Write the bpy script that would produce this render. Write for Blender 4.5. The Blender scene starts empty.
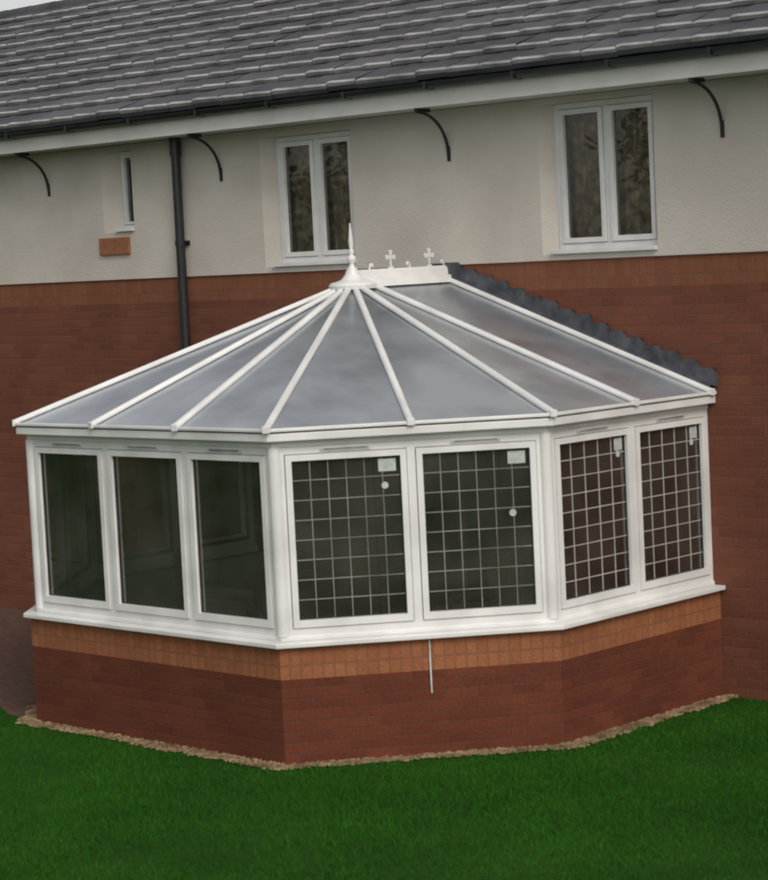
import bpy, math, random
import numpy as np
from mathutils import Vector, Matrix
random.seed(7); rng=np.random.default_rng(7)
scene=bpy.context.scene

# ------------------------------------------------------------------ materials
def new_mat(name):
    m=bpy.data.materials.new(name); m.use_nodes=True
    nt=m.node_tree; b=nt.nodes['Principled BSDF']
    return m,nt,b
def rgb(c): return (c[0],c[1],c[2],1)
def noisy(name,c1,c2,scale=5,rough=.8,bump=0,bscale=50,detail=5,spec=.3,coord='Object',metal=0,lo=.35,hi=.65):
    m,nt,b=new_mat(name); L=nt.links
    tc=nt.nodes.new('ShaderNodeTexCoord')
    n=nt.nodes.new('ShaderNodeTexNoise'); n.inputs['Scale'].default_value=scale; n.inputs['Detail'].default_value=detail
    L.new(tc.outputs[coord],n.inputs['Vector'])
    r=nt.nodes.new('ShaderNodeValToRGB'); r.color_ramp.elements[0].position=lo; r.color_ramp.elements[1].position=hi
    r.color_ramp.elements[0].color=rgb(c1); r.color_ramp.elements[1].color=rgb(c2)
    L.new(n.outputs['Fac'],r.inputs['Fac']); L.new(r.outputs['Color'],b.inputs['Base Color'])
    b.inputs['Roughness'].default_value=rough; b.inputs['Specular IOR Level'].default_value=spec; b.inputs['Metallic'].default_value=metal
    if bump>0:
        n2=nt.nodes.new('ShaderNodeTexNoise'); n2.inputs['Scale'].default_value=bscale; n2.inputs['Detail'].default_value=4
        L.new(tc.outputs[coord],n2.inputs['Vector'])
        bp=nt.nodes.new('ShaderNodeBump'); bp.inputs['Strength'].default_value=bump; bp.inputs['Distance'].default_value=.01
        L.new(n2.outputs['Fac'],bp.inputs['Height']); L.new(bp.outputs['Normal'],b.inputs['Normal'])
    return m
def brick_mat(name,c1,c2,mortar,bw=.225,rh=.075,offset=.5,ms=.008,tint=(.68,.66,.66)):
    m,nt,b=new_mat(name); L=nt.links
    tc=nt.nodes.new('ShaderNodeTexCoord')
    br=nt.nodes.new('ShaderNodeTexBrick'); br.offset=offset
    br.inputs['Scale'].default_value=1; br.inputs['Brick Width'].default_value=bw; br.inputs['Row Height'].default_value=rh
    br.inputs['Mortar Size'].default_value=ms; br.inputs['Mortar Smooth'].default_value=.3; br.inputs['Bias'].default_value=0
    br.inputs['Color1'].default_value=rgb(c1); br.inputs['Color2'].default_value=rgb(c2); br.inputs['Mortar'].default_value=rgb(mortar)
    L.new(tc.outputs['UV'],br.inputs['Vector'])
    n=nt.nodes.new('ShaderNodeTexNoise'); n.inputs['Scale'].default_value=1.3; n.inputs['Detail'].default_value=6
    L.new(tc.outputs['Object'],n.inputs['Vector'])
    r=nt.nodes.new('ShaderNodeValToRGB'); r.color_ramp.elements[0].position=.3; r.color_ramp.elements[1].position=.7
    r.color_ramp.elements[0].color=rgb(tint); r.color_ramp.elements[1].color=(1,1,1,1)
    L.new(n.outputs['Fac'],r.inputs['Fac'])
    mx=nt.nodes.new('ShaderNodeMix'); mx.data_type='RGBA'; mx.blend_type='MULTIPLY'; mx.inputs[0].default_value=.8
    L.new(br.outputs['Color'],mx.inputs[6]); L.new(r.outputs['Color'],mx.inputs[7])
    n3=nt.nodes.new('ShaderNodeTexNoise'); n3.inputs['Scale'].default_value=60; n3.inputs['Detail'].default_value=3
    L.new(tc.outputs['Object'],n3.inputs['Vector'])
    r3=nt.nodes.new('ShaderNodeValToRGB'); r3.color_ramp.elements[0].position=.3; r3.color_ramp.elements[1].position=.7
    r3.color_ramp.elements[0].color=(.8,.8,.8,1); r3.color_ramp.elements[1].color=(1.08,1.08,1.08,1)
    L.new(n3.outputs['Fac'],r3.inputs['Fac'])
    mx2=nt.nodes.new('ShaderNodeMix'); mx2.data_type='RGBA'; mx2.blend_type='MULTIPLY'; mx2.inputs[0].default_value=1
    L.new(mx.outputs[2],mx2.inputs[6]); L.new(r3.outputs['Color'],mx2.inputs[7])
    L.new(mx2.outputs[2],b.inputs['Base Color']); b.inputs['Roughness'].default_value=.85; b.inputs['Specular IOR Level'].default_value=.2
    bp=nt.nodes.new('ShaderNodeBump'); bp.inputs['Strength'].default_value=.4; bp.inputs['Distance'].default_value=.006; bp.invert=True
    L.new(br.outputs['Fac'],bp.inputs['Height']); L.new(bp.outputs['Normal'],b.inputs['Normal'])
    return m
def glass_mat(name,tint,ior=1.5,rough=.01,blendmul=1.6,veil=.07):
    m=bpy.data.materials.new(name); m.use_nodes=True; nt=m.node_tree; nt.nodes.clear(); L=nt.links
    o=nt.nodes.new('ShaderNodeOutputMaterial'); t=nt.nodes.new('ShaderNodeBsdfTransparent'); t.inputs['Color'].default_value=rgb(tint)
    g=nt.nodes.new('ShaderNodeBsdfGlossy'); g.inputs['Roughness'].default_value=rough; g.inputs['Color'].default_value=(.95,.95,.93,1)
    f=nt.nodes.new('ShaderNodeFresnel'); f.inputs['IOR'].default_value=ior
    mu=nt.nodes.new('ShaderNodeMath'); mu.operation='MULTIPLY'; mu.inputs[1].default_value=blendmul; mu.use_clamp=True
    tc=nt.nodes.new('ShaderNodeTexCoord'); n=nt.nodes.new('ShaderNodeTexNoise'); n.inputs['Scale'].default_value=1.6
    bp=nt.nodes.new('ShaderNodeBump'); bp.inputs['Strength'].default_value=.15; bp.inputs['Distance'].default_value=.01
    L.new(tc.outputs['Object'],n.inputs['Vector']); L.new(n.outputs['Fac'],bp.inputs['Height']); L.new(bp.outputs['Normal'],g.inputs['Normal'])
    # patchy pale haze put into the pane colour as a greyish veil
    df=nt.nodes.new('ShaderNodeBsdfDiffuse'); df.inputs['Color'].default_value=(.50,.48,.42,1)
    n2=nt.nodes.new('ShaderNodeTexNoise'); n2.inputs['Scale'].default_value=2.3; n2.inputs['Detail'].default_value=5; L.new(tc.outputs['Object'],n2.inputs['Vector'])
    mr=nt.nodes.new('ShaderNodeMapRange'); mr.inputs['From Min'].default_value=.3; mr.inputs['From Max'].default_value=.7; mr.inputs['To Min'].default_value=veil*.4; mr.inputs['To Max'].default_value=veil*1.7
    L.new(n2.outputs['Fac'],mr.inputs['Value'])
    m0=nt.nodes.new('ShaderNodeMixShader'); L.new(mr.outputs[0],m0.inputs[0]); L.new(t.outputs[0],m0.inputs[1]); L.new(df.outputs[0],m0.inputs[2])
    mx=nt.nodes.new('ShaderNodeMixShader'); L.new(f.outputs[0],mu.inputs[0]); L.new(mu.outputs[0],mx.inputs[0])
    L.new(m0.outputs[0],mx.inputs[1]); L.new(g.outputs[0],mx.inputs[2]); L.new(mx.outputs[0],o.inputs[0])
    return m
M={}
M['upvc']=noisy('white_upvc',(.62,.62,.605),(.75,.75,.735),3,.35,spec=.5)
M['upvc_dirty']=noisy('white_upvc_weathered',(.45,.45,.43),(.66,.66,.65),6,.45,spec=.4)
M['brick']=brick_mat('red_brick',(.215,.080,.047),(.175,.062,.039),(.175,.08,.054))
M['brickd']=brick_mat('dwarf_wall_brick',(.165,.048,.025),(.128,.036,.020),(.125,.050,.030))
M['soldier']=brick_mat('soldier_course_brick',(.355,.138,.062),(.30,.110,.050),(.25,.11,.060),bw=.075,rh=.225,offset=0,tint=(.78,.78,.78))
M['soldier_h']=brick_mat('first_floor_soldier_course',(.265,.104,.056),(.23,.085,.046),(.205,.10,.06),bw=.075,rh=.225,offset=0,tint=(.75,.75,.75))
M['tilebrick']=noisy('orange_brick_sill',(.31,.135,.07),(.25,.10,.05),20,.8)
M['render']=noisy('pebbledash_render',(.525,.48,.425),(.62,.575,.515),1.2,.95,bump=.6,bscale=80,spec=.1)
M['tile']=noisy('concrete_roof_tile',(.055,.056,.063),(.105,.105,.113),1.5,.8,bump=.3,bscale=40,spec=.25)
M['tile_edge_lit']=noisy('roof_tile_edge_lit',(.18,.18,.185),(.42,.415,.41),3.5,.8,lo=.3,hi=.62)
M['gutterblk']=noisy('black_upvc',(.012,.012,.014),(.022,.022,.025),5,.35,spec=.5)
M['iron']=noisy('wrought_iron',(.015,.015,.015),(.03,.03,.03),10,.5)
M['fascia']=noisy('white_fascia',(.60,.59,.56),(.70,.69,.66),2,.5)
M['soffit']=noisy('soffit_board',(.50,.48,.44),(.58,.56,.52),2,.6)
M['lead']=noisy('lead_flashing',(.04,.045,.053),(.09,.096,.11),9,.6,bump=.4,bscale=30)
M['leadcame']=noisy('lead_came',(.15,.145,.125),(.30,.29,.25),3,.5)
M['leadcame_side']=noisy('lead_came_bright',(.38,.37,.32),(.5,.48,.43),3,.5)  # same came; brighter look on the side facets is put into its colour
M['gasket_and_shadow']=noisy('rubber_gasket_and_shadow_line',(.03,.03,.03),(.06,.06,.06),5,.7)
M['glass']=glass_mat('window_glass',(.56,.56,.54),blendmul=2.4,veil=.055)
M['glassup']=glass_mat('upper_window_glass',(.85,.84,.79),blendmul=1.9,veil=.05)
M['sticker']=noisy('paper_sticker',(.38,.41,.39),(.50,.52,.50),30,.6)
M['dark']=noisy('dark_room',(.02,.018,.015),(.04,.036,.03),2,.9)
M['curtain']=noisy('curtain_fabric',(.13,.115,.08),(.2,.18,.13),3,.95)
M['curtain2']=noisy('curtain_reflection_mottle',(.14,.115,.075),(.55,.46,.32),12,.95,detail=3,lo=.38,hi=.68)  # invented curtain; its mottled tones stand in for reflections in the upper panes
M['floor']=noisy('floor_tiles',(.10,.085,.07),(.15,.13,.10),2,.5)
M['wicker']=noisy('wicker',(.10,.06,.03),(.17,.11,.06),60,.8,bump=.6,bscale=80)
M['plaster']=noisy('plaster',(.35,.33,.28),(.4,.38,.33),2,.9)
M['bark']=noisy('bark',(.06,.045,.03),(.1,.08,.06),8,.95,bump=.6,bscale=20)
M['leaf']=noisy('leaves',(.05,.075,.025),(.12,.13,.05),.9,.8)
M['gravel']=noisy('gravel_bed',(.12,.075,.04),(.22,.15,.085),26,.95,bump=1,bscale=60,lo=.4,hi=.6)
M['stone']=noisy('pebbles',(.13,.085,.045),(.32,.23,.13),7,.9)
M['patio']=noisy('patio_gravel',(.075,.040,.027),(.12,.070,.050),14,.95,bump=1,bscale=45)

def roofglaze():
    m=bpy.data.materials.new('roof_polycarbonate'); m.use_nodes=True; nt=m.node_tree; nt.nodes.clear(); L=nt.links
    o=nt.nodes.new('ShaderNodeOutputMaterial'); tc=nt.nodes.new('ShaderNodeTexCoord')
    n=nt.nodes.new('ShaderNodeTexNoise'); n.inputs['Scale'].default_value=1.8; n.inputs['Detail'].default_value=7
    L.new(tc.outputs['Object'],n.inputs['Vector'])
    # sky reflection gradient put into the colour, paler toward the eaves
    sx=nt.nodes.new('ShaderNodeSeparateXYZ'); L.new(tc.outputs['Object'],sx.inputs[0])
    mr=nt.nodes.new('ShaderNodeMapRange'); mr.inputs['From Min'].default_value=3.2; mr.inputs['From Max'].default_value=2.3
    mr.inputs['To Min'].default_value=-.10; mr.inputs['To Max'].default_value=.24; L.new(sx.outputs['Z'],mr.inputs['Value'])
    ad=nt.nodes.new('ShaderNodeMath'); ad.operation='ADD'; L.new(n.outputs['Fac'],ad.inputs[0]); L.new(mr.outputs[0],ad.inputs[1])
    r=nt.nodes.new('ShaderNodeValToRGB'); r.color_ramp.elements[0].color=(.14,.152,.168,1); r.color_ramp.elements[1].color=(.40,.425,.455,1)
    r.color_ramp.elements[0].position=.3; r.color_ramp.elements[1].position=.8
    L.new(ad.outputs[0],r.inputs['Fac'])
    d=nt.nodes.new('ShaderNodeBsdfDiffuse'); L.new(r.outputs['Color'],d.inputs['Color'])
    t=nt.nodes.new('ShaderNodeBsdfTransparent'); t.inputs['Color'].default_value=(.48,.52,.57,1)
    a=nt.nodes.new('ShaderNodeMixShader'); a.inputs[0].default_value=.25
    L.new(d.outputs[0],a.inputs[1]); L.new(t.outputs[0],a.inputs[2])
    g=nt.nodes.new('ShaderNodeBsdfGlossy'); g.inputs['Roughness'].default_value=.2; g.inputs['Color'].default_value=(.92,.96,1,1)
    f=nt.nodes.new('ShaderNodeFresnel'); f.inputs['IOR'].default_value=1.58
    mu=nt.nodes.new('ShaderNodeMath'); mu.operation='MULTIPLY'; mu.inputs[1].default_value=1.4; mu.use_clamp=True
    mx=nt.nodes.new('ShaderNodeMixShader'); L.new(f.outputs[0],mu.inputs[0]); L.new(mu.outputs[0],mx.inputs[0])
    L.new(a.outputs[0],mx.inputs[1]); L.new(g.outputs[0],mx.inputs[2]); L.new(mx.outputs[0],o.inputs[0])
    return m
M['roofglaze']=roofglaze()
def lawnmat(name,c1,c2):
    m,nt,b=new_mat(name); L=nt.links; tc=nt.nodes.new('ShaderNodeTexCoord')
    n=nt.nodes.new('ShaderNodeTexNoise'); n.inputs['Scale'].default_value=.9; n.inputs['Detail'].default_value=8; n.inputs['Roughness'].default_value=.65
    L.new(tc.outputs['Object'],n.inputs['Vector'])
    r=nt.nodes.new('ShaderNodeValToRGB'); r.color_ramp.elements[0].position=.3; r.color_ramp.elements[1].position=.72
    r.color_ramp.elements[0].color=rgb(c1); r.color_ramp.elements[1].color=rgb(c2)
    L.new(n.outputs['Fac'],r.inputs['Fac']); L.new(r.outputs['Color'],b.inputs['Base Color'])
    b.inputs['Roughness'].default_value=.9; b.inputs['Specular IOR Level'].default_value=.08
    return m
M['lawn']=lawnmat('lawn_turf',(.013,.047,.005),(.024,.072,.009))
M['grass']=lawnmat('grass_blades',(.014,.074,.005),(.028,.122,.009))

# ------------------------------------------------------------------ mesh builder
class MB:
    def __init__(s): s.v=[];s.f=[];s.m=[];s.uv=[];s.mats=[]
    def mi(s,k):
        if k not in s.mats: s.mats.append(k)
        return s.mats.index(k)
    def face(s,pts,k,uv=None):
        b=len(s.v); s.v+= [tuple(p) for p in pts]; s.f.append(tuple(range(b,b+len(pts)))); s.m.append(s.mi(k))
        if uv is None:
            P=[Vector(p) for p in pts]; n=(P[1]-P[0]).cross(P[-1]-P[0])
            ax=max(range(3),key=lambda i:abs(n[i]))
            if ax==2: uv=[(p[0],p[1]) for p in P]
            elif ax==1: uv=[(p[0],p[2]) for p in P]
            else: uv=[(p[1],p[2]) for p in P]
        s.uv+=list(uv)
    def frame_box(s,o,ex,ey,ez,k):
        o,ex,ey,ez=map(Vector,(o,ex,ey,ez)); c=lambda a,b,d:o+ex*a+ey*b+ez*d
        for q in (((0,0,0),(0,1,0),(1,1,0),(1,0,0)),((0,0,1),(1,0,1),(1,1,1),(0,1,1)),((0,0,0),(1,0,0),(1,0,1),(0,0,1)),
                  ((1,0,0),(1,1,0),(1,1,1),(1,0,1)),((1,1,0),(0,1,0),(0,1,1),(1,1,1)),((0,1,0),(0,0,0),(0,0,1),(0,1,1))):
            s.face([c(*a) for a in q],k)
    def box(s,x0,x1,y0,y1,z0,z1,k): s.frame_box((x0,y0,z0),(x1-x0,0,0),(0,y1-y0,0),(0,0,z1-z0),k)
    def bar(s,p0,p1,w,h,k,up=(0,0,1)):
        p0,p1=Vector(p0),Vector(p1); d=p1-p0; side=d.cross(Vector(up)).normalized()*w; n=side.cross(d).normalized()*h
        prof=[(-.5,0),(.5,0),(.5,.55),(.28,1),(-.28,1),(-.5,.55)]
        A=[p0+side*a+n*b for a,b in prof]; B=[p1+side*a+n*b for a,b in prof]
        for i in range(6):
            j=(i+1)%6; s.face([A[i],B[i],B[j],A[j]],k)
        s.face(A,k); s.face(B[::-1],k)
    def cyl(s,p0,p1,r0,r1,k,n=12,cap=True):
        p0,p1=Vector(p0),Vector(p1); d=(p1-p0).normalized(); a=d.orthogonal().normalized(); b=d.cross(a)
        A=[p0+(a*math.cos(t)+b*math.sin(t))*r0 for t in [2*math.pi*i/n for i in range(n)]]
        B=[p1+(a*math.cos(t)+b*math.sin(t))*r1 for t in [2*math.pi*i/n for i in range(n)]]
        for i in range(n): s.face([A[i],A[(i+1)%n],B[(i+1)%n],B[i]],k)
        if cap: s.face(A[::-1],k); s.face(B,k)
    def tube(s,pts,r,k,n=8):
        for a,b in zip(pts[:-1],pts[1:]): s.cyl(a,b,r,r,k,n)
    def lathe(s,c,prof,k,n=20):
        c=Vector(c)
        R=[[c+Vector((r*math.cos(2*math.pi*i/n),r*math.sin(2*math.pi*i/n),z)) for i in range(n)] for r,z in prof]
        for A,B in zip(R[:-1],R[1:]):
            for i in range(n): s.face([A[i],A[(i+1)%n],B[(i+1)%n],B[i]],k)
    def ring(s,outer,inner,z0,z1,k,kin=None,top=True,bot=True):
        u=0
        for i in range(len(outer)-1):
            a,b=Vector(outer[i]),Vector(outer[i+1]); l=(b-a).length
            s.face([(a.x,a.y,z0),(b.x,b.y,z0),(b.x,b.y,z1),(a.x,a.y,z1)],k,[(u,z0),(u+l,z0),(u+l,z1),(u,z1)])
            c,d=Vector(inner[i]),Vector(inner[i+1])
            s.face([(d.x,d.y,z0),(c.x,c.y,z0),(c.x,c.y,z1),(d.x,d.y,z1)],kin or k,[(u+l,z0),(u,z0),(u,z1),(u+l,z1)])
            if top: s.face([(a.x,a.y,z1),(b.x,b.y,z1),(d.x,d.y,z1),(c.x,c.y,z1)],k)
            if bot: s.face([(a.x,a.y,z0),(c.x,c.y,z0),(d.x,d.y,z0),(b.x,b.y,z0)],k)
            u+=l
        for o,i in ((outer[0],inner[0]),(outer[-1],inner[-1])):
            s.face([(o[0],o[1],z0),(i[0],i[1],z0),(i[0],i[1],z1),(o[0],o[1],z1)],k)
    def obj(s,name,parent=None,bevel=0,merge=False):
        me=bpy.data.meshes.new(name); me.from_pydata(s.v,[],s.f)
        for k in s.mats: me.materials.append(M[k])
        me.polygons.foreach_set('material_index',s.m)
        uvl=me.uv_layers.new(name='UVMap'); uvl.data.foreach_set('uv',[c for p in s.uv for c in p])
        me.update(); o=bpy.data.objects.new(name,me); scene.collection.objects.link(o)
        if bevel or merge:
            import bmesh
            bm=bmesh.new(); bm.from_mesh(me); bmesh.ops.remove_doubles(bm,verts=bm.verts,dist=1e-5); bm.to_mesh(me); bm.free()
        if bevel:
            md=o.modifiers.new('bevel','BEVEL'); md.width=bevel; md.segments=2; md.limit_method='ANGLE'
        if parent: o.parent=parent
        return o
def empty(name):
    e=bpy.data.objects.new(name,None); scene.collection.objects.link(e); return e

# ------------------------------------------------------------------ conservatory
a,b,s_,D=1.36,2.59,1.90,3.37
PATH=[(-b,0),(-b,-s_),(-a,-D),(a,-D),(b,-s_),(b,0)]
def offset(path,d,ye=0):
    P=[Vector(p) for p in path]; out=[]
    nrm=[]
    for i in range(len(P)-1):
        t=(P[i+1]-P[i]).normalized(); nrm.append(Vector((t.y,-t.x)))
    for i,p in enumerate(P):
        if i==0: q=p+nrm[0]*d
        elif i==len(P)-1: q=p+nrm[-1]*d
        else:
            n1,n2=nrm[i-1],nrm[i]; m=(n1+n2).normalized(); q=p+m*(d/m.dot(n1))
        out.append((q.x,q.y))
    out[0]=(out[0][0],ye); out[-1]=(out[-1][0],ye)
    return out
cons=empty('conservatory')
w=MB(); YE=-.002
w.ring(offset(PATH,0,YE),offset(PATH,-.25,YE),-.1,.585,'brickd','plaster',top=False,bot=False)
w.ring(offset(PATH,0,YE),offset(PATH,-.25,YE),.585,.805,'soldier','plaster',bot=False)
w.obj('dwarf_wall',cons)
w=MB()
w.ring(offset(PATH,.05,YE),offset(PATH,-.16,YE),.806,.838,'upvc')
w.ring(offset(PATH,-.045,YE),offset(PATH,-.15,YE),.838,.868,'upvc')
w.obj('window_sill',cons,bevel=.005)
w=MB()
w.ring(offset(PATH,-.05,YE),offset(PATH,-.16,YE),2.15,2.27,'upvc')
w.obj('eaves_beam',cons,bevel=.004)
w=MB()
w.ring(offset(PATH,.02,YE),offset(PATH,-.048,YE),2.195,2.250,'upvc')
w.ring(offset(PATH,.010,YE),offset(PATH,-.046,YE),2.250,2.2605,'gasket_and_shadow',top=False,bot=False)  # dark strip painting the shadow line between gutter body and bead
w.ring(offset(PATH,.034,YE),offset(PATH,.015,YE),2.260,2.285,'upvc')
w.obj('gutter',cons,bevel=.006)
fr=MB(); gl=MB(); cm=MB(); st=MB()
line=offset(PATH,-.06,YE)
lights=[2,2,3,2,2]
ZB,ZT=.868,2.15
for i in range(5):
    A=Vector((*line[i],0)); B=Vector((*line[i+1],0)); T=(B-A); Lh=T.length; T.normalize(); Nn=Vector((T.y,-T.x,0))
    m0=.03 if i>0 else .0; m1=Lh-(.03 if i<4 else 0)
    def P(t,n,z): return A+T*t+Nn*n+Vector((0,0,z))
    def fb(t0,t1,n0,n1,z0,z1,k,mb=fr): mb.frame_box(P(t0,n0,z0),T*(t1-t0),Nn*(n1-n0),Vector((0,0,z1-z0)),k)
    FH=.05; FW=.045
    fb(m0,m1,-.07,0,ZB,ZB+FH,'upvc'); fb(m0,m1,-.07,0,ZT-FH,ZT,'upvc')
    n=lights[i]; W=(m1-m0)
    edges=[m0+W*j/n for j in range(n+1)]
    for j,e in enumerate(edges):
        if j==0: t0,t1=e,e+FW
        elif j==n: t0,t1=e-FW,e
        else: t0,t1=e-.028,e+.028
        fb(t0,t1,-.07,0,ZB+FH,ZT-FH,'upvc')
    for j in range(n):
        l=edges[j]+(FW if j==0 else .028); r=edges[j+1]-(FW if j==n-1 else .028)
        z0,z1=ZB+FH,ZT-FH
        fb(l,r,-.05,-.045,z0,z0+.03,'gasket_and_shadow'); fb(l,r,-.05,-.045,z1-.03,z1,'gasket_and_shadow')
        fb(l,l+.03,-.05,-.045,z0+.03,z1-.03,'gasket_and_shadow'); fb(r-.03,r,-.05,-.045,z0+.03,z1-.03,'gasket_and_shadow')
        g=.005; S=.042
        fb(l+g,r-g,-.045,.012,z0+g,z0+g+S+.008,'upvc'); fb(l+g,r-g,-.045,.012,z1-g-S,z1-g,'upvc')
        fb(l+g,l+g+S,-.045,.012,z0+g+S+.008,z1-g-S,'upvc'); fb(r-g-S,r-g,-.045,.012,z0+g+S+.008,z1-g-S,'upvc')
        gl0,gl1,gz0,gz1=l+g+S,r-g-S,z0+g+S+.008,z1-g-S
        for q in ((gl0,gl0+.006,gz0,gz1),(gl1-.006,gl1,gz0,gz1)): fb(q[0],q[1],-.02,-.012,q[2],q[3],'gasket_and_shadow')
        for q in ((gz0,gz0+.006),(gz1-.006,gz1)): fb(gl0+.006,gl1-.006,-.02,-.012,q[0],q[1],'gasket_and_shadow')
        gl.face([P(gl0,-.022,gz0),P(gl1,-.022,gz0),P(gl1,-.022,gz1),P(gl0,-.022,gz1)],'glass')
        c=(l+r)/2; fb(c-.17,c+.17,.0005,.012,ZT-FH+.014,ZT-FH+.032,'upvc_dirty'); fb(c-.15,c+.15,.0125,.0135,ZT-FH+.020,ZT-FH+.026,'gasket_and_shadow')
        if i!=2:
            nc,nr=(6,8) if i in(1,3) else (5,9)
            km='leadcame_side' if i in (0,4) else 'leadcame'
            hw=.0028
            for q in range(1,nc):
                t=gl0+(gl1-gl0)*q/nc; fb(t-hw,t+hw,-.0215,-.017,gz0+.006,gz1-.006,km,cm)
            for q in range(1,nr):
                z=gz0+(gz1-gz0)*q/nr; fb(gl0+.006,gl1-.006,-.0215,-.0172,z-hw,z+hw,km,cm)
        if i in (3,4):
            wl=.12 if i==3 else .09
            fb(gl1-wl-.03,gl1-.03,-.016,-.014,gz1-.105,gz1-.02,'sticker',st)
            cc=P(gl1-wl+.01-(.02 if j else 0),-.016,gz1-(.2+.24*j if i==3 else .13)); st.cyl(cc,cc+Nn*.002,.024,.024,'sticker',16)
fr.obj('window_frames',cons,bevel=.004); gl.obj('window_panes',cons); cm.obj('leaded_grid',cons); st.obj('glazing_stickers',cons)
w=MB()
for i,(x,y) in enumerate(offset(PATH,-.085)[1:-1]):
    w.cyl((x,y,ZB),(x,y,ZT),.048,.048,'upvc',24)
w.obj('corner_posts',cons)
HUB=Vector((0,-1.095,3.19)); RB=Vector((0,-.06,3.19)); EZ=2.275
E=[Vector((x,y,EZ)) for x,y in offset(PATH,.012,-.06)]
rg=MB()
def tri(pts): rg.face(pts,'roofglaze')
tri([E[0],E[1],HUB,RB]); tri([E[1],E[2],HUB]); tri([E[2],E[3],HUB]); tri([E[3],E[4],HUB]); tri([E[4],E[5],RB,HUB])
rg.obj('roof_glazing',cons)
bars=MB()
def rbar(top,bot,wd=.050,h=.032):
    d=(top-bot).normalized(); lift=Vector((0,0,.004)); sd=d.cross(Vector((0,0,1))).normalized()
    bars.bar(bot-d*.02+lift,top+lift,wd,h,'upvc')
    bars.frame_box(bot-d*.035-Vector((0,0,.008))-sd*(wd/2+.001),sd*(wd+.002),d*.018,Vector((0,0,.046)),'upvc')
targets=[]
for i in range(1,5): targets.append((HUB,E[i]))
for f in (1/3,2/3): targets.append((HUB,E[2].lerp(E[3],f)))
targets.append((HUB,E[1].lerp(E[2],.5))); targets.append((HUB,E[3].lerp(E[4],.5)))
for sgn,(p,q) in ((1,(E[4],E[5])),(-1,(E[1],E[0]))):
    targets.append((HUB+Vector((0,.13,0)),p.lerp(q,.5)))
    targets.append((RB,q))
for t,bm_ in targets:
    d=(bm_-t).normalized(); rbar(t+d*.03,bm_)
bars.obj('glazing_bars',cons,bevel=.003)
w=MB()
yb,yf=-.003,HUB.y
prof=[(-.12,3.16),(-.095,3.215),(-.055,3.225),(-.042,3.275),(-.02,3.295),(.02,3.295),(.042,3.275),(.055,3.225),(.095,3.215),(.12,3.16)]
for (x0,z0),(x1,z1) in zip(prof[:-1],prof[1:]): w.face([(x0,yf,z0),(x0,yb,z0),(x1,yb,z1),(x1,yf,z1)],'upvc')
w.lathe(HUB-Vector((0,0,HUB.z)),[(.185,3.150),(.19,3.178),(.175,3.20),(.12,3.212),(.09,3.225),(.06,3.26),(.047,3.295),(.0,3.30)],'upvc',28)
w.obj('ridge_capping',cons,merge=True)
w=MB()
w.lathe(HUB-Vector((0,0,HUB.z)),[(.04,3.29),(.042,3.31),(.022,3.325),(.018,3.35),(.03,3.365),(.036,3.385),(.028,3.405),(.014,3.415),(.022,3.43),(.022,3.445),(.012,3.46),(.02,3.50),(.018,3.54),(.010,3.6),(.004,3.66),(0,3.665)],'upvc',16)
fin=w.obj('finial',cons,merge=True)
for p in fin.data.polygons: p.use_smooth=True
w=MB()
def fleur(y,h=.155):
    z=3.29
    w.box(-.007,.007,y-.007,y+.007,z,z+h*.95,'upvc')
    zc=z+h*.6
    for dy,dz in ((1,0),(-1,0),(0,1)):
        r0,r1=.007,.021; L=.048
        if dz: pts=[(-.006,y-r0,zc),(-.006,y-r1,zc+L),(-.006,y,zc+L*1.25),(-.006,y+r1,zc+L),(-.006,y+r0,zc)]
        else: pts=[(-.006,y,zc-r0),(-.006,y+dy*L,zc-r1),(-.006,y+dy*L*1.2,zc),(-.006,y+dy*L,zc+r1),(-.006,y,zc+r0)]
        w.face(pts,'upvc'); P2=[(p[0]+.012,p[1],p[2]) for p in pts]; w.face(P2[::-1],'upvc')
        for i in range(5): w.face([pts[i],pts[(i+1)%5],P2[(i+1)%5],P2[i]],'upvc')
    w.box(-.009,.009,y-.025,y+.025,z,z+.018,'upvc')
def hook(y,sg,r=.008):
    pts=[(0,y,3.285),(0,y+.005*sg,3.315),(0,y+.016*sg,3.335),(0,y+.032*sg,3.335),(0,y+.038*sg,3.325),(0,y+.032*sg,3.315)]
    w.tube(pts,r,'upvc',6)
fleur(-.655); fleur(-.20)
hook(-.9,1); hook(-.43,-1)
hook(-.02,-1)
w.obj('ridge_cresting',cons)
w=MB()
slope=(3.19-EZ)/(E[5].x)
def zs(x): return 3.19-slope*abs(x)
for sg in (1,-1):
    nst=16
    w.face([(0,-.055,zs(0)+.05),(sg*2.6,-.055,zs(2.6)+.05),(sg*2.6,-.004,zs(2.6)+.075),(0,-.004,zs(0)+.075)],'lead')
    w.face([(0,-.055,zs(0)-.02),(sg*2.6,-.055,zs(2.6)-.02),(sg*2.6,-.055,zs(2.6)+.05),(0,-.055,zs(0)+.05)],'lead')
    for i in range(nst):
        x0=2.62*i/nst; x1=2.62*(i+1)/nst+.02
        th=.012+.008*(i%2)+random.uniform(0,.006)
        zt=zs(x0)+.135+random.uniform(-.012,.012)
        xa,xb=(x0,x1) if sg>0 else (-x1,-x0)
        za,zb=zs(xa)+.06,zs(xb)+.06
        y0,y1=-th-.01,-.002
        w.face([(xa,y0-.01,za),(xb,y0-.01,zb),(xb,y0,zt-.03),(xb-.02,y0,zt-.004),(xa,y0,zt)],'lead')
        w.face([(xa,y0,zt),(xb-.02,y0,zt-.004),(xb-.02,y1,zt-.004),(xa,y1,zt)],'lead')
        w.face([(xb,y0-.01,zb),(xb,y1,zb),(xb,y1,zt-.03),(xb,y0,zt-.03)],'lead')
        w.face([(xa,y0-.01,za),(xa,y1,za),(xa,y1,zt),(xa,y0,zt)],'lead')
w.obj('stepped_flashing',cons)
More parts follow.
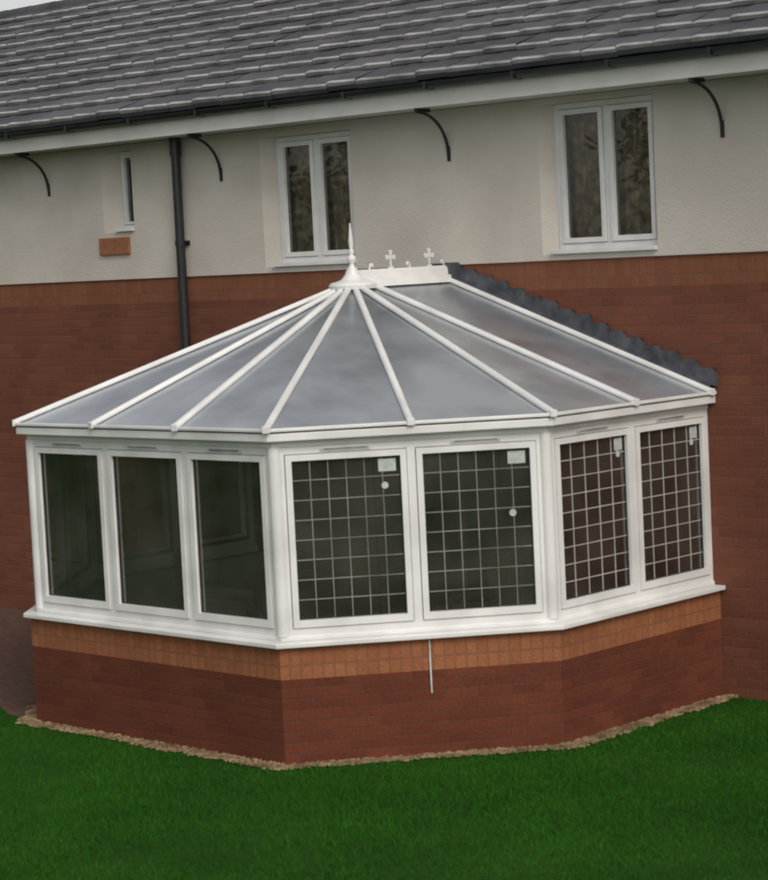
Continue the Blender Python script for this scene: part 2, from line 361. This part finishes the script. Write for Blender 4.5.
w=MB(); inn=offset(PATH,-.25,-.003); 
w.face([(x,y,.15) for x,y in inn],'floor'); w.obj('conservatory_floor',cons)
w=MB(); pc=Vector((a,-D,0)).lerp(Vector((b,-s_,0)),.53); nn=Vector((.767,-.641,0))
p=pc+nn*.012; w.tube([p+Vector((0,0,.80)),p+Vector((0,0,.62)),p+Vector((.002,0,.43))],.006,'upvc_dirty',8); w.obj('white_cable',cons)
def chair(x,y,rot):
    w=MB(); 
    for lx in (-.25,.25):
        for ly in (-.25,.25): w.cyl((lx,ly,.15),(lx*.92,ly*.92,.5),.02,.02,'wicker')
    w.box(-.3,.3,-.3,.3,.5,.56,'wicker'); w.box(-.27,.27,-.25,.27,.56,.64,'curtain')
    w.box(-.3,.3,.24,.31,.56,1.1,'wicker'); w.cyl((-.3,.275,1.1),(.3,.275,1.1),.035,.035,'wicker')
    for sx in (-.3,.3): w.tube([(sx,-.3,.5),(sx,-.28,.74),(sx,.28,.8)],.03,'wicker')
    o=w.obj('wicker_chair'); o.location=(x,y,0); o.rotation_euler=(0,0,rot); return o
chair(-1.2,-1.6,2.3); chair(1.1,-1.1,-1.2)

# ------------------------------------------------------------------ house
house=empty('brick_house')
HX0,HX1,HY1=-15.,9.,5.6
def facade(mb,x0,x1,z0,z1,ops,y,k):
    xs=sorted({x0,x1,*[o[0] for o in ops],*[o[1] for o in ops]}); zs_=sorted({z0,z1,*[o[2] for o in ops],*[o[3] for o in ops]})
    for i in range(len(xs)-1):
        for j in range(len(zs_)-1):
            cx,cz=(xs[i]+xs[i+1])/2,(zs_[j]+zs_[j+1])/2
            if any(o[0]<cx<o[1] and o[2]<cz<o[3] for o in ops): continue
            mb.face([(xs[i],y,zs_[j]),(xs[i+1],y,zs_[j]),(xs[i+1],y,zs_[j+1]),(xs[i],y,zs_[j+1])],k)
ZBD=3.295; ZSO=4.55; WY=.05
wins=[(1.04,2.15,3.34,4.50,1.155),(-2.11,-1.0,3.345,4.47,-1.97),(-4.30,-3.86,3.74,4.49,-4.09)]
door=(-.95,.95,.15,2.2)
w=MB()
facade(w,HX0,HX1,-.1,ZBD-.225,[door],0,'brick')
facade(w,HX0,HX1,ZBD-.225,ZBD,[],0,'soldier_h')
for x in (HX0,HX1):
    w.face([(x,0,-.1),(x,HY1,-.1),(x,HY1,ZBD),(x,0,ZBD)],'brick')
w.face([(HX0,HY1,-.1),(HX1,HY1,-.1),(HX1,HY1,ZBD),(HX0,HY1,ZBD)],'brick')
w.obj('brick_walls',house)
w=MB()
yr=-.018
facade(w,HX0-.018,HX1+.018,ZBD,ZSO,wins,yr,'render')
w.face([(HX0-.018,yr,ZBD),(HX1+.018,yr,ZBD),(HX1+.018,0,ZBD),(HX0-.018,0,ZBD)],'render')
for o in wins:
    d=WY
    w.face([(o[0],yr,o[2]),(o[4],d,o[2]),(o[4],d,o[3]),(o[0],yr,o[3])],'render'); w.face([(o[1],yr,o[2]),(o[1],d,o[2]),(o[1],d,o[3]),(o[1],yr,o[3])],'render')
    w.face([(o[0],yr,o[3]),(o[1],yr,o[3]),(o[1],d,o[3]),(o[4],d,o[3])],'render'); w.face([(o[0],yr,o[2]),(o[1],yr,o[2]),(o[1],d,o[2]),(o[4],d,o[2])],'render')
YR,ZR=2.6,6.39
for x in (HX0-.018,HX1+.018):
    w.face([(x,0,ZBD),(x,HY1,ZBD),(x,HY1,ZSO),(x,YR,ZR-.1),(x,0,ZSO+.15)],'render')
w.face([(HX0,HY1+.018,ZBD),(HX1,HY1+.018,ZBD),(HX1,HY1+.018,ZSO+.1),(HX0,HY1+.018,ZSO+.1)],'render')
w.obj('rendered_upper_walls',house)
def window(name,x0,x1,z0,z1,y,panes=2,parent=house,F=.045,S=.04,ck='curtain2'):
    w=MB()
    w.box(x0,x1,y-.0,y+.06,z0,z0+F,'upvc'); w.box(x0,x1,y,y+.06,z1-F,z1,'upvc'); w.box(x0,x0+F,y,y+.06,z0+F,z1-F,'upvc'); w.box(x1-F,x1,y,y+.06,z0+F,z1-F,'upvc')
    xs=[x0+F+(x1-x0-2*F)*i/panes for i in range(panes+1)]
    for x in xs[1:-1]: w.box(x-.022,x+.022,y,y+.06,z0+F,z1-F,'upvc')
    for i in range(panes):
        l=xs[i]+(.022 if i else 0)+.004; r=xs[i+1]-(.022 if i<panes-1 else 0)-.004; zb,zt=z0+F+.004,z1-F-.004
        w.box(l,r,y-.012,y+.05,zb,zb+S,'upvc'); w.box(l,r,y-.012,y+.05,zt-S,zt,'upvc'); w.box(l,l+S,y-.012,y+.05,zb+S,zt-S,'upvc'); w.box(r-S,r,y-.012,y+.05,zb+S,zt-S,'upvc')
        w.face([(l+S,y+.02,zb+S),(r-S,y+.02,zb+S),(r-S,y+.02,zt-S),(l+S,y+.02,zt-S)],'glassup')
    w.box(x0-.02,x1+.0,y-.10,y,z0-.03,z0+.002,'upvc')
    w.obj(name,parent,bevel=.003)
    if ck:
        w=MB()
        c0,c1=x0-.25,x1+.1; nF=90; pts=[(c0+(c1-c0)*i/nF,y+.13+.022*math.sin(i*.75)+.01*math.sin(i*.31)) for i in range(nF+1)]
        for p,q in zip(pts[:-1],pts[1:]): w.face([(p[0],p[1],z0),(q[0],q[1],z0),(q[0],q[1],z1),(p[0],p[1],z1)],ck)
        w.obj(name+'_reflection_curtains',parent)
window('upper_window_right',1.156,2.148,3.372,4.498,WY)
window('upper_window_left',-1.968,-1.002,3.377,4.468,WY)
window('small_upper_window',-4.088,-3.862,3.772,4.488,WY,panes=1,F=.03,S=.026,ck=None)
w=MB(); w.box(-4.36,-3.93,-.045,-.019,3.53,3.69,'tilebrick'); w.obj('brick_panel_under_window',house,bevel=.004)
w=MB()
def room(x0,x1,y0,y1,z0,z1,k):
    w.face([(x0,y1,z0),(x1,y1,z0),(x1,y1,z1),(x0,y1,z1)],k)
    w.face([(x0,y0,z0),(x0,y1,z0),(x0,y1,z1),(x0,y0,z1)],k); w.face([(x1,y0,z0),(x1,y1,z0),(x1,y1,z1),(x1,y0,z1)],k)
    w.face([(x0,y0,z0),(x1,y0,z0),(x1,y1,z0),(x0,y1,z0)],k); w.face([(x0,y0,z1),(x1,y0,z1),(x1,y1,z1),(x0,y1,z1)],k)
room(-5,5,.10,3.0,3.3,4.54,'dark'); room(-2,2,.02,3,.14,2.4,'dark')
w.obj('room_interiors',house)
w=MB()
for x in (-.95,-.03,.89): w.box(x,x+.06,.03,.09,.15,2.2,'wicker')
w.box(-.89,.89,.03,.09,.15,.25,'wicker'); w.box(-.89,.89,.03,.09,2.12,2.2,'wicker')
w.face([(-.89,.06,.25),(.89,.06,.25),(.89,.06,2.12),(-.89,.06,2.12)],'glass')
for c0,c1 in ((-.9,-.45),(.4,.9)):
    pts=[(c0+(c1-c0)*i/18,.2+.03*math.sin(i*1.9)) for i in range(19)]
    for p,q in zip(pts[:-1],pts[1:]): w.face([(p[0],p[1],.16),(q[0],q[1],.16),(q[0],q[1],2.15),(p[0],p[1],2.15)],'curtain')
w.obj('patio_doors',house)
w=MB(); ov=-.40
w.box(HX0-.3,HX1+.3,ov,ov+.02,ZSO,ZSO+.155,'fascia'); w.box(HX0-.3,HX1+.3,ov+.021,.05,ZSO+.004,ZSO+.014,'soffit'); w.obj('fascia_and_soffit',house)
w=MB()
gy,gz,gr=ov-.055,ZSO+.185,.052
A=[(gy+gr*math.cos(t),gz+gr*math.sin(t)) for t in [math.pi+math.pi*i/10 for i in range(11)]]
for p,q in zip(A[:-1],A[1:]):
    w.face([(HX0-.3,p[0],p[1]),(HX1+.3,p[0],p[1]),(HX1+.3,q[0],q[1]),(HX0-.3,q[0],q[1])],'gutterblk')
x=HX0
while x<HX1:
    w.box(x,x+.025,ov-.109,ov,gz-.054,gz+.004,'gutterblk'); x+=.9
w.obj('black_gutter',house)
w=MB(); px=-3.15
w.tube([(px,-.085,ZSO+.002),(px,-.085,0.0)],.043,'gutterblk',14)
w.cyl((px,-.085,ZSO-.16),(px,-.085,ZSO+.003),.053,.053,'gutterblk',14)
for z in (3.6,2.6,1.6,.6): w.cyl((px,-.085,z-.025),(px,-.085,z+.025),.05,.05,'gutterblk',14); w.box(px-.06,px+.06,-.04,-.019 if z>3.3 else -.001,z-.02,z+.02,'gutterblk')
w.obj('downpipe',house)
w=MB()
for bx in (-8.0,-5.1,-2.62,.11,2.77,5.4):
    pts=[]; R=.355
    for i in range(13):
        t=math.pi/2*i/12
        pts.append((bx,-.385+R*math.sin(t),ZSO-.03-.33*(1-math.cos(t))))
    w.tube(pts,.013,'iron',8)
    w.box(bx-.015,bx+.015,-.40,-.24,ZSO-.030,ZSO-.001,'iron'); w.box(bx-.015,bx+.015,-.030,-.0185,ZSO-.42,ZSO-.30,'iron')
w.obj('eaves_brackets',house)
# roof tiles
w=MB()
y0,z0=-.47,ZSO+.215; run=YR-y0; rise=ZR-z0; SL=math.hypot(run,rise); dy,dz=run/SL,rise/SL
nrow=12; gauge=SL/nrow; tw=.33
ncol=int((HX1-HX0+.6)/tw)
nv=Vector((0,-dz,dy)); base=Vector((0,y0,z0))
def Q(x,s,n): return base+Vector((x,dy*s,dz*s))+nv*n
for r in range(nrow):
    rowj=random.uniform(-.006,.006)
    for c in range(ncol):
        x0=HX0-.3+c*tw+(tw/2 if r%2 else 0); x1=x0+tw-.002
        j=random.uniform(-.006,.006); jj=random.uniform(-.004,.004)+rowj; sl=r*gauge+jj
        t0=.060+j; t1=.010; e=sl+gauge+.02
        xs=[x0+(x1-x0)*p for p in (0,.08,.2,.32,1)]; hh=[0,.006,.009,.006,0]
        for k in range(4):
            # thick rounded nose painted paler than the tile for bright course lines
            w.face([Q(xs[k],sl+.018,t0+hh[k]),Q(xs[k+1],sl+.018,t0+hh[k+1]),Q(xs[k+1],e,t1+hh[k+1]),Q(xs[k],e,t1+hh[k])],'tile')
            w.face([Q(xs[k],sl,t0-.010+hh[k]),Q(xs[k+1],sl,t0-.010+hh[k+1]),Q(xs[k+1],sl+.018,t0+hh[k+1]),Q(xs[k],sl+.018,t0+hh[k])],'tile_edge_lit')
            w.face([Q(xs[k],sl+.004,t0-.036),Q(xs[k+1],sl+.004,t0-.036),Q(xs[k+1],sl,t0-.010+hh[k+1]),Q(xs[k],sl,t0-.010+hh[k])],'tile_edge_lit')
            w.face([Q(xs[k],sl+.004,t0-.075),Q(xs[k+1],sl+.004,t0-.075),Q(xs[k+1],sl+.004,t0-.036),Q(xs[k],sl+.004,t0-.036)],'tile')
        w.face([Q(x0,sl,t0-.03),Q(x0,sl,t0),Q(x0,e,t1)],'tile')
w.face([(HX0-.3,y0+.03,z0-.03),(HX1+.3,y0+.03,z0-.03),(HX1+.3,YR,ZR-.04),(HX0-.3,YR,ZR-.04)],'lead')
w.face([(HX0-.3,YR,ZR),(HX1+.3,YR,ZR),(HX1+.3,HY1+.4,ZSO),(HX0-.3,HY1+.4,ZSO)],'tile')
x=HX0-.3
while x<HX1+.3:
    w.cyl((x,YR,ZR-.03),(x+.44,YR,ZR-.03),.11,.115,'tile',14); x+=.45
w.obj('tiled_roof',house)

# ------------------------------------------------------------------ ground
w=MB(); w.face([(-150,-150,0),(150,-150,0),(150,150,0),(-150,150,0)],'lawn'); w.obj('lawn')
w=MB(); patio=[(-14,-.002),(-14,-3.05),(-2.25,-3.10),(-1.75,-3.34),(-1.36,-3.36),(-2.59,-1.9),(-2.59,-.002)]
w.face([(x,y,.006) for x,y in patio],'patio'); w.obj('patio')
gr_in=offset(PATH,-.02,-.002)[1:]
def subdiv(P,n): 
    out=[]
    for p,q in zip(P[:-1],P[1:]):
        for i in range(n): out.append((p[0]+(q[0]-p[0])*i/n,p[1]+(q[1]-p[1])*i/n))
    out.append(P[-1]); return out
o1=subdiv(offset(PATH,.13,-.002)[1:],24); i1=subdiv(gr_in,24)
o1=[(x+random.uniform(-.03,.03),y+random.uniform(-.03,.03)) for x,y in o1]
w=MB()
for i in range(len(o1)-1): w.face([(*o1[i],.010),(*o1[i+1],.010),(*i1[i+1],.010),(*i1[i],.010)],'gravel')
w.obj('gravel_margin')
def blobs(name,pts,r0,r1,mat):
    t=(1+5**.5)/2
    V=np.array([(-1,t,0),(1,t,0),(-1,-t,0),(1,-t,0),(0,-1,t),(0,1,t),(0,-1,-t),(0,1,-t),(t,0,-1),(t,0,1),(-t,0,-1),(-t,0,1)])/1.9
    F=np.array([(0,11,5),(0,5,1),(0,1,7),(0,7,10),(0,10,11),(1,5,9),(5,11,4),(11,10,2),(10,7,6),(7,1,8),(3,9,4),(3,4,2),(3,2,6),(3,6,8),(3,8,9),(4,9,5),(2,4,11),(6,2,10),(8,6,7),(9,8,1)])
    vs=[];fs=[]
    for i,p in enumerate(pts):
        sc=rng.uniform(r0,r1)*np.array([rng.uniform(.7,1.3),rng.uniform(.7,1.3),rng.uniform(.5,.8)])
        vs.append(V*sc+np.array(p)); fs.append(F+12*i)
    me=bpy.data.meshes.new(name); me.from_pydata(np.concatenate(vs).tolist(),[],np.concatenate(fs).tolist()); me.materials.append(M[mat]); me.update()
    o=bpy.data.objects.new(name,me); scene.collection.objects.link(o); return o
pts=[]
for _ in range(2800):
    i=random.randrange(len(o1)-1); f=random.random(); g=random.random()**.8*1.15
    ox=o1[i][0]*(1-f)+o1[i+1][0]*f; oy=o1[i][1]*(1-f)+o1[i+1][1]*f; ix=i1[i][0]*(1-f)+i1[i+1][0]*f; iy=i1[i][1]*(1-f)+i1[i+1][1]*f
    pts.append((ix+(ox-ix)*g,iy+(oy-iy)*g,.012))
blobs('gravel',pts,.007,.018,'stone')
def in_poly(x,y,poly):
    c=np.zeros(len(x),bool); n=len(poly)
    for i in range(n):
        x1,y1=poly[i]; x2,y2=poly[(i+1)%n]
        cond=((y1>y)!=(y2>y)); xi=(x2-x1)*(y-y1)/((y2-y1) if y2!=y1 else 1e-9)+x1
        c^=cond&(x<xi)
    return c
n=330000
gx=rng.uniform(-4,8.5,n); gy_=rng.uniform(-8.5,1.,n)
bad=in_poly(gx,gy_,offset(PATH,.12,.0))|in_poly(gx,gy_,patio)|(gy_>-.03)
vis=(gx*.72+gy_*.69>-5.4)
k=~bad&vis; gx,gy_=gx[k],gy_[k]; n=len(gx)
ang=rng.uniform(0,2*math.pi,n); h=rng.uniform(.015,.036,n)*(1+.35*np.sin(gx*2.1+1.3*np.sin(gy_*1.7))*np.sin(gy_*2.6+gx)); wd=rng.uniform(.0025,.005,n); la=rng.uniform(0,2*math.pi,n); le=rng.uniform(.1,.8,n)*h
v=np.zeros((n,3,3))
v[:,0]=np.stack([gx-np.cos(ang)*wd,gy_-np.sin(ang)*wd,np.zeros(n)],1); v[:,1]=np.stack([gx+np.cos(ang)*wd,gy_+np.sin(ang)*wd,np.zeros(n)],1)
v[:,2]=np.stack([gx+np.cos(la)*le,gy_+np.sin(la)*le,h],1)
me=bpy.data.meshes.new('grass'); me.vertices.add(n*3); me.vertices.foreach_set('co',v.ravel())
me.loops.add(n*3); me.loops.foreach_set('vertex_index',np.arange(n*3)); me.polygons.add(n); me.polygons.foreach_set('loop_start',np.arange(n)*3); me.polygons.foreach_set('loop_total',np.full(n,3))
me.materials.append(M['grass']); me.update(calc_edges=True)
o=bpy.data.objects.new('grass',me); scene.collection.objects.link(o)

# ------------------------------------------------------------------ invented trees out of view, added to darken window reflections
def reflection_tree(x,y,H,seed):
    r=random.Random(seed); w=MB()
    w.cyl((x,y,0),(x+.1,y,H*.45),.22,.13,'bark',10)
    cl=[]
    for i in range(9):
        t=r.uniform(0,6.28); e=Vector((x+math.cos(t)*H*.25*r.uniform(.4,1),y+math.sin(t)*H*.25*r.uniform(.4,1),H*r.uniform(.5,.95)))
        w.cyl((x+.05,y,H*r.uniform(.25,.42)),e,.07,.02,'bark',6); cl.append(e)
    for c in cl:
        for _ in range(220):
            d=Vector((r.gauss(0,1),r.gauss(0,1),r.gauss(0,.8)))*H*.075; p=c+d; q=Vector((r.gauss(0,1),r.gauss(0,1),r.gauss(0,1))).normalized()*.17; u=q.orthogonal()*.6
            w.face([p-q,p+u*.6,p+q,p-u*.6],'leaf')
    return w.obj('reflection_tree')
for i,(x,y,H) in enumerate(((-22,-17,6),(-28,-27,7),(-17,-27,6),(-12,-30,6.5),(-33,-18,7))): reflection_tree(x,y,H,i)

# ------------------------------------------------------------------ light
wd_=bpy.data.worlds.new("World"); scene.world=wd_; wd_.use_nodes=True; nt=wd_.node_tree; L=nt.links
bg=nt.nodes['Background']; sk=nt.nodes.new('ShaderNodeTexSky'); sk.sky_type='NISHITA'; sk.sun_disc=False
S=Vector((.88,-.42,.9)).normalized(); el=math.asin(S.z); az=math.atan2(S.x,S.y)
sk.sun_elevation=el; sk.sun_rotation=az; sk.dust_density=3; sk.air_density=1.2
hs=nt.nodes.new('ShaderNodeHueSaturation'); hs.inputs['Saturation'].default_value=.25
L.new(sk.outputs[0],hs.inputs['Color'])
tc=nt.nodes.new('ShaderNodeTexCoord'); n=nt.nodes.new('ShaderNodeTexNoise'); n.inputs['Scale'].default_value=2.2; n.inputs['Detail'].default_value=6
L.new(tc.outputs['Generated'],n.inputs['Vector'])
r=nt.nodes.new('ShaderNodeValToRGB'); r.color_ramp.elements[0].position=.3; r.color_ramp.elements[1].position=.7
r.color_ramp.elements[0].color=(.86,.85,.84,1); r.color_ramp.elements[1].color=(1.25,1.22,1.19,1)
L.new(n.outputs['Fac'],r.inputs['Fac'])
mx=nt.nodes.new('ShaderNodeMix'); mx.data_type='RGBA'; mx.blend_type='MULTIPLY'; mx.inputs[0].default_value=1
L.new(hs.outputs[0],mx.inputs[6]); L.new(r.outputs['Color'],mx.inputs[7]); L.new(mx.outputs[2],bg.inputs['Color'])
bg.inputs['Strength'].default_value=.135
sd=bpy.data.lights.new('sun','SUN'); sd.energy=1.15; sd.angle=math.radians(25); sd.color=(1,.93,.84)
so=bpy.data.objects.new('sun',sd); scene.collection.objects.link(so); so.rotation_euler=S.to_track_quat('Z','Y').to_euler()

# ------------------------------------------------------------------ camera
th,ph,rho=.7626,.0831,.0491
r_=Vector((math.cos(th),math.sin(th),0)); f0=Vector((-math.sin(th),math.cos(th),0)); u=Vector((0,0,1))
f=f0*math.cos(ph)-u*math.sin(ph); u1=f0*math.sin(ph)+u*math.cos(ph)
r2=r_*math.cos(rho)-u1*math.sin(rho); u2=r_*math.sin(rho)+u1*math.cos(rho)
cd=bpy.data.cameras.new('camera'); cd.sensor_fit='HORIZONTAL'; cd.sensor_width=36; cd.lens=2203.2/768*36; cd.clip_end=1000
cd.dof.use_dof=True; cd.dof.focus_distance=400; cd.dof.aperture_fstop=8
co=bpy.data.objects.new('camera',cd); scene.collection.objects.link(co)
mt=Matrix((r2,u2,-f)).transposed().to_4x4(); mt.translation=Vector((12.0347,-13.4258,3.3923)); co.matrix_world=mt
scene.camera=co
scene.view_settings.view_transform='Standard'; scene.view_settings.look='None'; scene.view_settings.exposure=0
